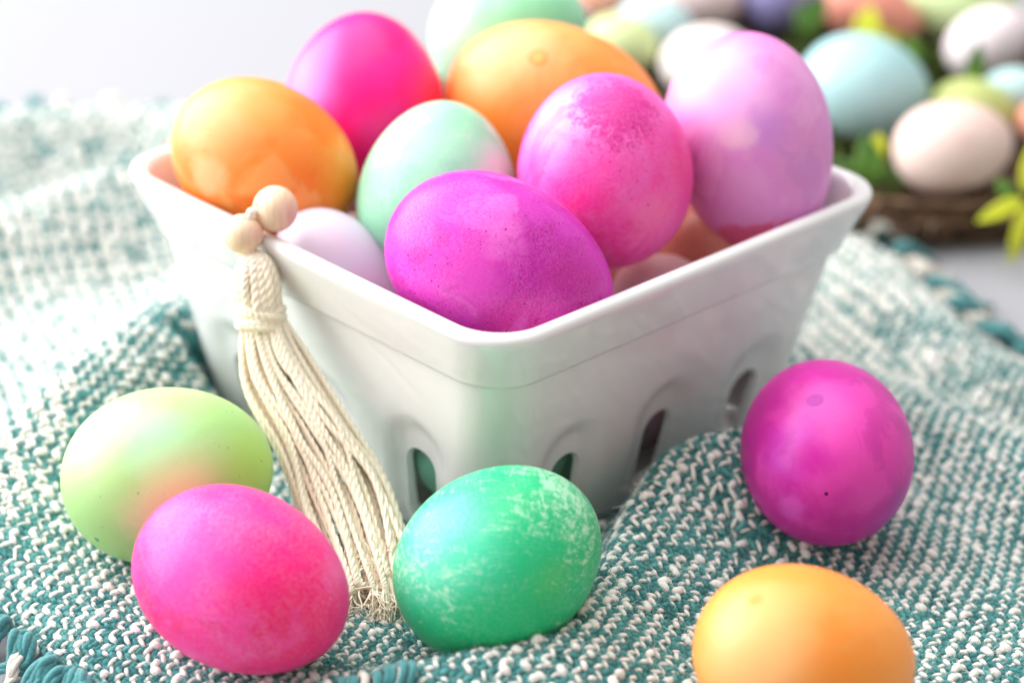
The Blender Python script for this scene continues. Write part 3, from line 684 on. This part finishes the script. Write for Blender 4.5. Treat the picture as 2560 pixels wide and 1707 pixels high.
def build_tassel():
    root = empty("tassel", (-58, -46, 62)); off = -np.array([-58, -46, 62.])
    tag(root, "cream cotton tassel hanging over the basket's left rim down to the cloth", "tassel")
    A = [np.array(p, float) for p in [(-56.8, -46.0, 63.0), (-55.3, -48.8, 56.5), (-55.1, -49.8, 48.5), (-51.1, -55.8, 38.5), (-41.6, -66.1, 27.0), (-33.6, -77.7, 16.5), (-26.0, -97.7, 7.5)]]
    # cord through both beads, looping down into the head
    path = [BEAD1-link*3.0+np.array([2.0, 1.0, -.2]), BEAD1+view_dir(-.82, -.05)*3.2, BEAD1+view_dir(-.82, -.05)*5.9+np.array([0, 0, -.6]), BEAD2+np.array([1.7, .2, 4.9]), BEAD2+np.array([.9, 0, 1.5]), BEAD2+np.array([-.9, .2, -4.5]), A[0]+np.array([-1.0, -.3, 1.2]), A[0]+np.array([.8, -1, -1.5])]
    mb, _ = plied(path, 1.05, 9, n=90); mb.v = [v+off for v in mb.v]; mb.build("hanging_cord", CORD, root)
    # head: looped cords from the top down to the wrap
    ax = A[2]-A[0]; axn = ax/np.linalg.norm(ax); sx = RIGHT-axn*(RIGHT@axn); sx /= np.linalg.norm(sx); sy = np.cross(sx, axn)
    if sy@FWD > 0: sy = -sy                           # towards the front
    for q in range(15):
        a = 2*math.pi*q/15+random.uniform(-.1, .1); ca, sa = math.cos(a), math.sin(a)
        def at_(t, r): return A[0]+ax*t+sx*ca*r*1.0+sy*sa*r*.85
        w1, w2 = random.uniform(-.6, .6), random.uniform(-.5, .5)
        pts = [at_(-.03, .4), at_(.04, 2.4), at_(.2, 3.9+w1*.5), at_(.45, 4.7+w1), at_(.72, 4.7+w2), at_(.97, 4.1)]
        mb, _ = plied(pts, random.uniform(1.05, 1.3), random.uniform(3.0, 4.2), n=46); mb.v = [v+off for v in mb.v]; mb.build("head_cord", CORD, root)
    core = []; n = 20
    for t in np.linspace(0, 1, n): core.append(A[0]+ax*t*1.02)
    v_, f_ = tube(np.array(core), 3.4*np.sin(np.linspace(.5, 2.4, n)), 14); m_ = MB(); m_.add(v_+off, f_); m_.build("head_core", CORD, root)
    # wrap turns
    for q in range(5):
        P = []; tt = .84+.055*q; tilt = random.choice((-.30, .38))*random.uniform(.3, 1.0)
        for w in np.linspace(0, 2*math.pi*1.02, 60):
            rr = 5.0+.35*math.sin(w*2+q)
            P.append(A[0]+ax*(tt+tilt*math.cos(w)*.35)+sx*math.cos(w)*rr+sy*math.sin(w)*rr*.9)
        mb, _ = plied(P, .95, 8, n=120); mb.v = [v+off for v in mb.v]; mb.build("wrap_cord", CORD, root)
    # skirt
    side = np.array([.80, .30, .18]); nrm = None
    count = 58
    for q in range(count):
        layer = q % 3; s = (q+.5)/count*2-1; s += random.uniform(-.06, .06)
        depth = (layer-1)*1.1+random.uniform(-.5, .5)
        pts = []
        for kx, (wid, dep) in zip(range(2, 7), ((4.3, 1.8), (7.0, 2.3), (8.9, 2.4), (10.3, 2.2), (10.2, 1.6))):
            c = A[kx]; tn = A[min(kx+1, 6)]-A[kx-1]; tn /= np.linalg.norm(tn)
            sd = RIGHT-tn*(RIGHT@tn); sd /= np.linalg.norm(sd); fr = np.cross(sd, tn)
            if fr@FWD > 0: fr = -fr
            bow = math.sqrt(max(0, 1-s*s*.9))
            wig = random.uniform(-1.3, 1.3) if kx > 2 else 0
            p = c+sd*(s*wid+wig*1.25)+fr*(dep*depth*.9+bow*dep*.9-.6)
            if kx == 2: p = c+tn*(-1.5)+sd*s*wid+fr*(bow*2.6*(.4+.3*layer)*1.0-.3)
            pts.append(p)
        tn = A[6]-A[5]; tn /= np.linalg.norm(tn); end = pts[-1]+tn*random.uniform(-6.0, 5.5)+np.array([random.uniform(-1, 1), 0, -1.5])
        hh = float(height(np.array([end[0]]), np.array([end[1]]))[0])+1.4; end[2] = max(end[2], hh); pts.append(end)
        mb, P = plied(pts, random.uniform(.60, .84), random.uniform(12, 17), n=120)
        # unravelled end
        e = P[-1]; td = P[-1]-P[-4]; td /= np.linalg.norm(td)
        for _ in range(20):
            d = td+RNG.normal(size=3)*.28; pts2 = [e-td*1.2+RNG.normal(size=3)*.35]
            for h in range(5):
                d = d+RNG.normal(size=3)*.30; d /= np.linalg.norm(d); nx = pts2[-1]+d*1.5; nx[2] = max(nx[2]-.25, hh-1.0); pts2.append(nx)
            v_, f_ = tube(catmull(pts2, 12), np.linspace(.26, .12, 12), 5); mb.add(v_, f_)
        for _ in range(34):                                    # stray fibres
            b = P[random.randrange(5, 118)]; d = RNG.normal(size=3); d /= np.linalg.norm(d)
            v_, f_ = tube([b, b+d*1.1, b+d*1.8+RNG.normal(size=3)*.3], [.03, .025, .012], 3, False); mb.add(v_, f_)
        mb.v = [v+off for v in mb.v]; mb.build("strand", CORD, root)
    return root
tassel = build_tassel()

# ---------------------------------------------------------------- paper straw inside the basket
def simple_mat(name, c1, c2, scale=200, rough=.8, sss=0, trans=0, coord='Object'):
    k = NT(name); tc = k.node('ShaderNodeTexCoord'); n = k.noise(tc.outputs[coord], scale, 3, .6)
    k.link(k.mix(k.mapr(n.outputs[0], .3, .7), lin(c1), lin(c2)), k.b.inputs['Base Color']); k.b.inputs['Roughness'].default_value = rough
    if trans: k.b.inputs['Transmission Weight'].default_value = 0
    k.bump(n.outputs[0], .0003, .5); return k.m
def build_straw():
    mb = MB(); c, s = math.cos(YAW), math.sin(YAW)
    for q in range(900):
        u = RNG.uniform(-50, 50); v = RNG.uniform(-50, 50); z = RNG.uniform(28, 36)+(u < -30 and v > 10)*RNG.uniform(0, 16)
        lim = 52.0+13*(z-5.5)/58-3
        a = RNG.uniform(0, 6.28); L = RNG.uniform(8, 22); P = []
        k1 = RNG.normal()*.14; el = RNG.normal()*.35; x, y = u, v
        for t in range(8):
            P.append((np.clip(x, -lim, lim), np.clip(y, -lim, lim), min(60, max(27, z)))); x += math.cos(a)*L/8; y += math.sin(a)*L/8; z += math.sin(el)*L/8; a += k1; el += RNG.normal()*.2
        P = np.array(P)+RNG.normal(0, .01, (8, 3)); P = np.stack([P[:, 0]*c-P[:, 1]*s, P[:, 0]*s+P[:, 1]*c, P[:, 2]], 1)
        v_, f_ = tube(P, .55, 4); mb.add(v_, f_)
    o = mb.build("paper_straw", simple_mat("shredded_paper", (205, 150, 125), (235, 195, 170), 60)); tag(o, "shredded pinkish brown paper straw packed under the eggs in the basket", "straw", kind='stuff')
    # wisps showing in the left corner
    return o
build_straw()
def wisps():
    mb = MB()
    for (x, y, z, dx, dz) in [(-88, 22, 55, 1, 9), (-87, 18, 54, 2, 8), (-86, 14, 52, 1, 8), (-84, 24, 55, -1, 8), (-82, 20, 53, 2, 7)]:
        P = [(x+dx*t*t*.8, y+math.sin(t*3)*1.3, z+dz*t) for t in np.linspace(0, 1, 10)]
        v_, f_ = tube(P, .4, 5); mb.add(v_, f_)
    o = mb.build("paper_straw", bpy.data.materials["shredded_paper"]); tag(o, "few wisps of paper straw standing in the left corner of the basket", "straw", kind='stuff')
wisps()
# eggs of the lower layer keep the heap up
for q, (p, ax, c1) in enumerate([((-34, 6, 35), (1, .2, 0), (235, 225, 225)), ((2, -34, 32), (.9, .3, 0), (225, 190, 215)), ((30, 14, 35), (.2, 1, 0), (205, 150, 140)), ((-8, 34, 36), (.7, -.6, 0), (190, 225, 200)), ((2, 2, 33), (.3, .8, 0), (240, 200, 190)), ((-48, 12, 36), (.5, .6, 0), (205, 160, 140)), ((34, 40, 37), (.5, -.6, 0), (240, 220, 190)), ((0, 66, 37), (1, .1, 0), (235, 190, 150))]):
    V, F = egg_verts(ax, 22, 16.5, .1, 32, 20)
    o = mesh_obj("dyed_egg", V, F, plain("shell_lower_%s" % "abcdefgh"[q], c1, c1), loc=p)
    tag(o, ["white", "lilac", "brown", "green", "pink", "tan", "cream", "peach"][q]+" egg of the lower layer, hidden under the heap in the basket", "egg", GB)

for q, (p, ax, c1, lb) in enumerate([((0, -50, 17.5), (1, .1, 0), (120, 170, 150), "added dull green egg on the basket floor behind the front corner"), ((-38, -18, 17.5), (.7, -.7, 0), (130, 175, 160), "added dull green egg on the basket floor behind the slots of the left side"),  # added eggs, dull colours make the slots look dark inside
        ((-20, -34, 17.5), (.8, -.6, 0), (170, 165, 140), "added greyish olive egg on the basket floor behind the slots of the left side"), ((38, -16, 17.5), (.7, .7, 0), (165, 140, 150), "added dusty mauve egg on the basket floor behind the middle slot of the right side"), ((20, -36, 17.5), (.7, .7, 0), (130, 165, 150), "added dusty mint egg on the basket floor behind the nearest slot of the right side"),
        ((47, 4, 17.5), (.5, .8, 0), (170, 140, 150), "added dusty mauve egg on the basket floor behind the farthest slot of the right side"), ((-47, 4, 17.5), (.5, -.8, 0), (190, 170, 150), "added tan egg on the basket floor at the left corner")]):
    V, F = egg_verts(ax, 20, 15.5, .1, 32, 20)
    o = mesh_obj("dyed_egg", V, F, plain("shell_floor_%s" % "abcdefgh"[q], c1, c1), loc=p); tag(o, lb, "egg", GB)

# ---------------------------------------------------------------- nest
def build_nest():
    NC = np.array([115, 225, 0.]); root = empty("twig_nest", (NC[0], NC[1], T0))
    tag(root, "round brown twig nest with moss and leaves holding pastel eggs", "nest"); off = np.array([-NC[0], -NC[1], -T0])
    RX, RY = 106., 98.
    TW = simple_mat("brown_twig", (62, 46, 32), (120, 90, 66), 120, .8); GM = simple_mat("green_moss", (36, 48, 14), (86, 104, 34), 160, .95)
    mb = MB()
    for q in range(760):
        a0 = RNG.uniform(0, 6.28); span = RNG.uniform(.4, 1.4); n = 14
        ring = RNG.uniform(0, 1)**.7; z0 = RNG.uniform(-2.5, 15 if math.sin(a0+.5) > 0 else 7.5)
        rr = (.62+.36*ring)-.12*max(0, z0-8)/8; P = []
        w = RNG.uniform(.6, 1.7); dz = RNG.normal()*2.2; dr = RNG.normal()*.04; ph = RNG.uniform(0, 6)
        for t in np.linspace(0, 1, n):
            a = a0+span*t; r = rr+dr*t+.02*math.sin(ph+t*6)
            P.append((math.cos(a)*r*RX, math.sin(a)*r*RY, max(T0+w+.1, z0+dz*t+1.0*math.sin(ph*2+t*5))))
        P = np.array(P)+NC; v_, f_ = tube(P, w, 5); mb.add(v_+off, f_)
    for q in range(170):
        a = RNG.uniform(0, 6.28); r = RNG.uniform(.90, 1.0); L = RNG.uniform(8, 26); b = a+RNG.choice((-1, 1))*RNG.uniform(1.0, 1.5); z0 = RNG.uniform(-2, 9); P = []
        for t in np.linspace(0, 1, 8):
            P.append(NC+np.array([math.cos(a)*r*RX+math.cos(b+t*.5)*L*t, math.sin(a)*r*RY+math.sin(b+t*.5)*L*t, max(T0+1, z0+RNG.normal()*.2+t*RNG.uniform(-3, 5))]))
        v_, f_ = tube(P, np.linspace(1.0, .4, 8), 5); mb.add(v_+off, f_)
    for q in range(520):                                  # bed
        x, y = RNG.normal(0, 45, 2); a = RNG.uniform(0, 6.28); L = RNG.uniform(20, 50); z0 = RNG.uniform(-2, 5); w = RNG.uniform(.6, 1.5)
        P = [NC+np.array([x+math.cos(a+t*.6)*L*t, y+math.sin(a+t*.6)*L*t, max(T0+w+.1, z0)]) for t in np.linspace(-.5, .5, 8)]
        if max(np.hypot((p[0]-NC[0])/RX, (p[1]-NC[1])/RY) for p in P) > .95: continue
        v_, f_ = tube(P, w, 5); mb.add(v_+off, f_)
    tag(mb.build("twigs", TW, root), kind='stuff')
    mm = MB()
    for (cx, cy, cz, rad, cnt) in [(149.3, 242.8, 12, 13, 500), (102.2, 186.5, 8, 14, 500), (93.8, 229.5, 14, 12, 400), (110.1, 256.2, 12, 10, 300), (180.3, 217.1, 12, 10, 300), (98.3, 153.8, 8, 10, 350), (130.9, 215.8, 10, 12, 400), (114.7, 145.9, 6, 9, 250), (61.1, 192.7, 8, 10, 300)]:
        for q in range(cnt):
            p = np.array([cx, cy, cz])+RNG.normal(size=3)*np.array([rad, rad*.8, 4.])*.6; p[2] = max(p[2], 0)
            d = RNG.normal(size=3); d[2] = abs(d[2]); d /= np.linalg.norm(d)
            v_, f_ = tube([p, p+d*2+RNG.normal(size=3)*.4, p+d*4+RNG.normal(size=3)*1.2], [.5, .45, .15], 3); mm.add(v_+off, f_)
    tag(mm.build("moss", GM, root), kind='stuff')
    LG = simple_mat("green_leaf", (48, 92, 22), (96, 140, 40), 90, .5); LY = simple_mat("yellow_green_leaf", (196, 205, 20), (222, 226, 60), 90, .55)
    def leaf(p, d, up, L, W, mat, curl=.25):
        d = np.array(d, float); d /= np.linalg.norm(d); up = np.array(up, float); sd = np.cross(d, up); sd /= np.linalg.norm(sd); up = np.cross(sd, d)
        V = []; n = 9; th = .25
        for side_ in (th, -th):
            for t in np.linspace(0, 1, n):
                w = W*math.sin(math.pi*min(1, t**.8*.98+.02))**.8
                for s in (-1, -.5, 0, .5, 1):
                    V.append(np.array(p)+d*L*t+sd*w*s+up*(curl*L*(-t*t)+abs(s)*w*.3+side_))
        F = grid_faces(n, 5, False)+[f[::-1] for f in grid_faces(n, 5, False, n*5)]
        for i_ in range(n-1):
            a = i_*5; F.append((a, a+5, n*5+a+5, n*5+a)); a += 4; F.append((a+5, a, n*5+a, n*5+a+5))
        mesh_obj("leaf", np.array(V)+off, F, mat, root)
    for p, d, L, W, mt in [
        ((115.8, 142.1, 8), (-.2, .2, 1), 17, 4.5, LG), ((112.7, 145.9, 6), (-.8, .2, .8), 13, 4, LG), ((118.9, 142, 6), (.5, .3, .9), 12, 4, LG), ((115.8, 146.7, 14), (.2, .3, 1), 10, 3, LY),
        ((152.7, 192.7, 22), (.1, .15, 1), 17, 3.2, LG),
        ((122.6, 234.8, 22), (.1, .2, 1), 14, 5, LY), ((124.7, 234.7, 20), (.8, .2, .6), 12, 4, LY), ((102, 246.7, 24), (.6, .2, .9), 14, 4.5, LG), ((106.1, 246.6, 22), (-.5, .2, .8), 12, 4, LG),
        ((158, 114, 16), (-.15, -.3, -1), 20, 2.6, LY), ((157, 115, 17), (-1, -.2, -.5), 15, 2.6, LY), ((160, 115, 17), (.35, -.3, -1), 15, 2.4, LY), ((158, 118, 18), (.1, .2, 1), 15, 2.6, LY), ((160, 117, 18), (1, -.1, .5), 15, 2.8, LG), ((155, 117, 15), (-.6, .2, .8), 9, 2.4, LG),
        ((155.5, 239.2, 16), (.2, .2, 1), 12, 4, LG), ((141.1, 234.8, 16), (-.4, .2, 1), 11, 4, LG), ((180.6, 170.3, 14), (.3, -.2, 1), 16, 5, LY)]:
        leaf(p, d, -FWD, L, W, mt)
build_nest()
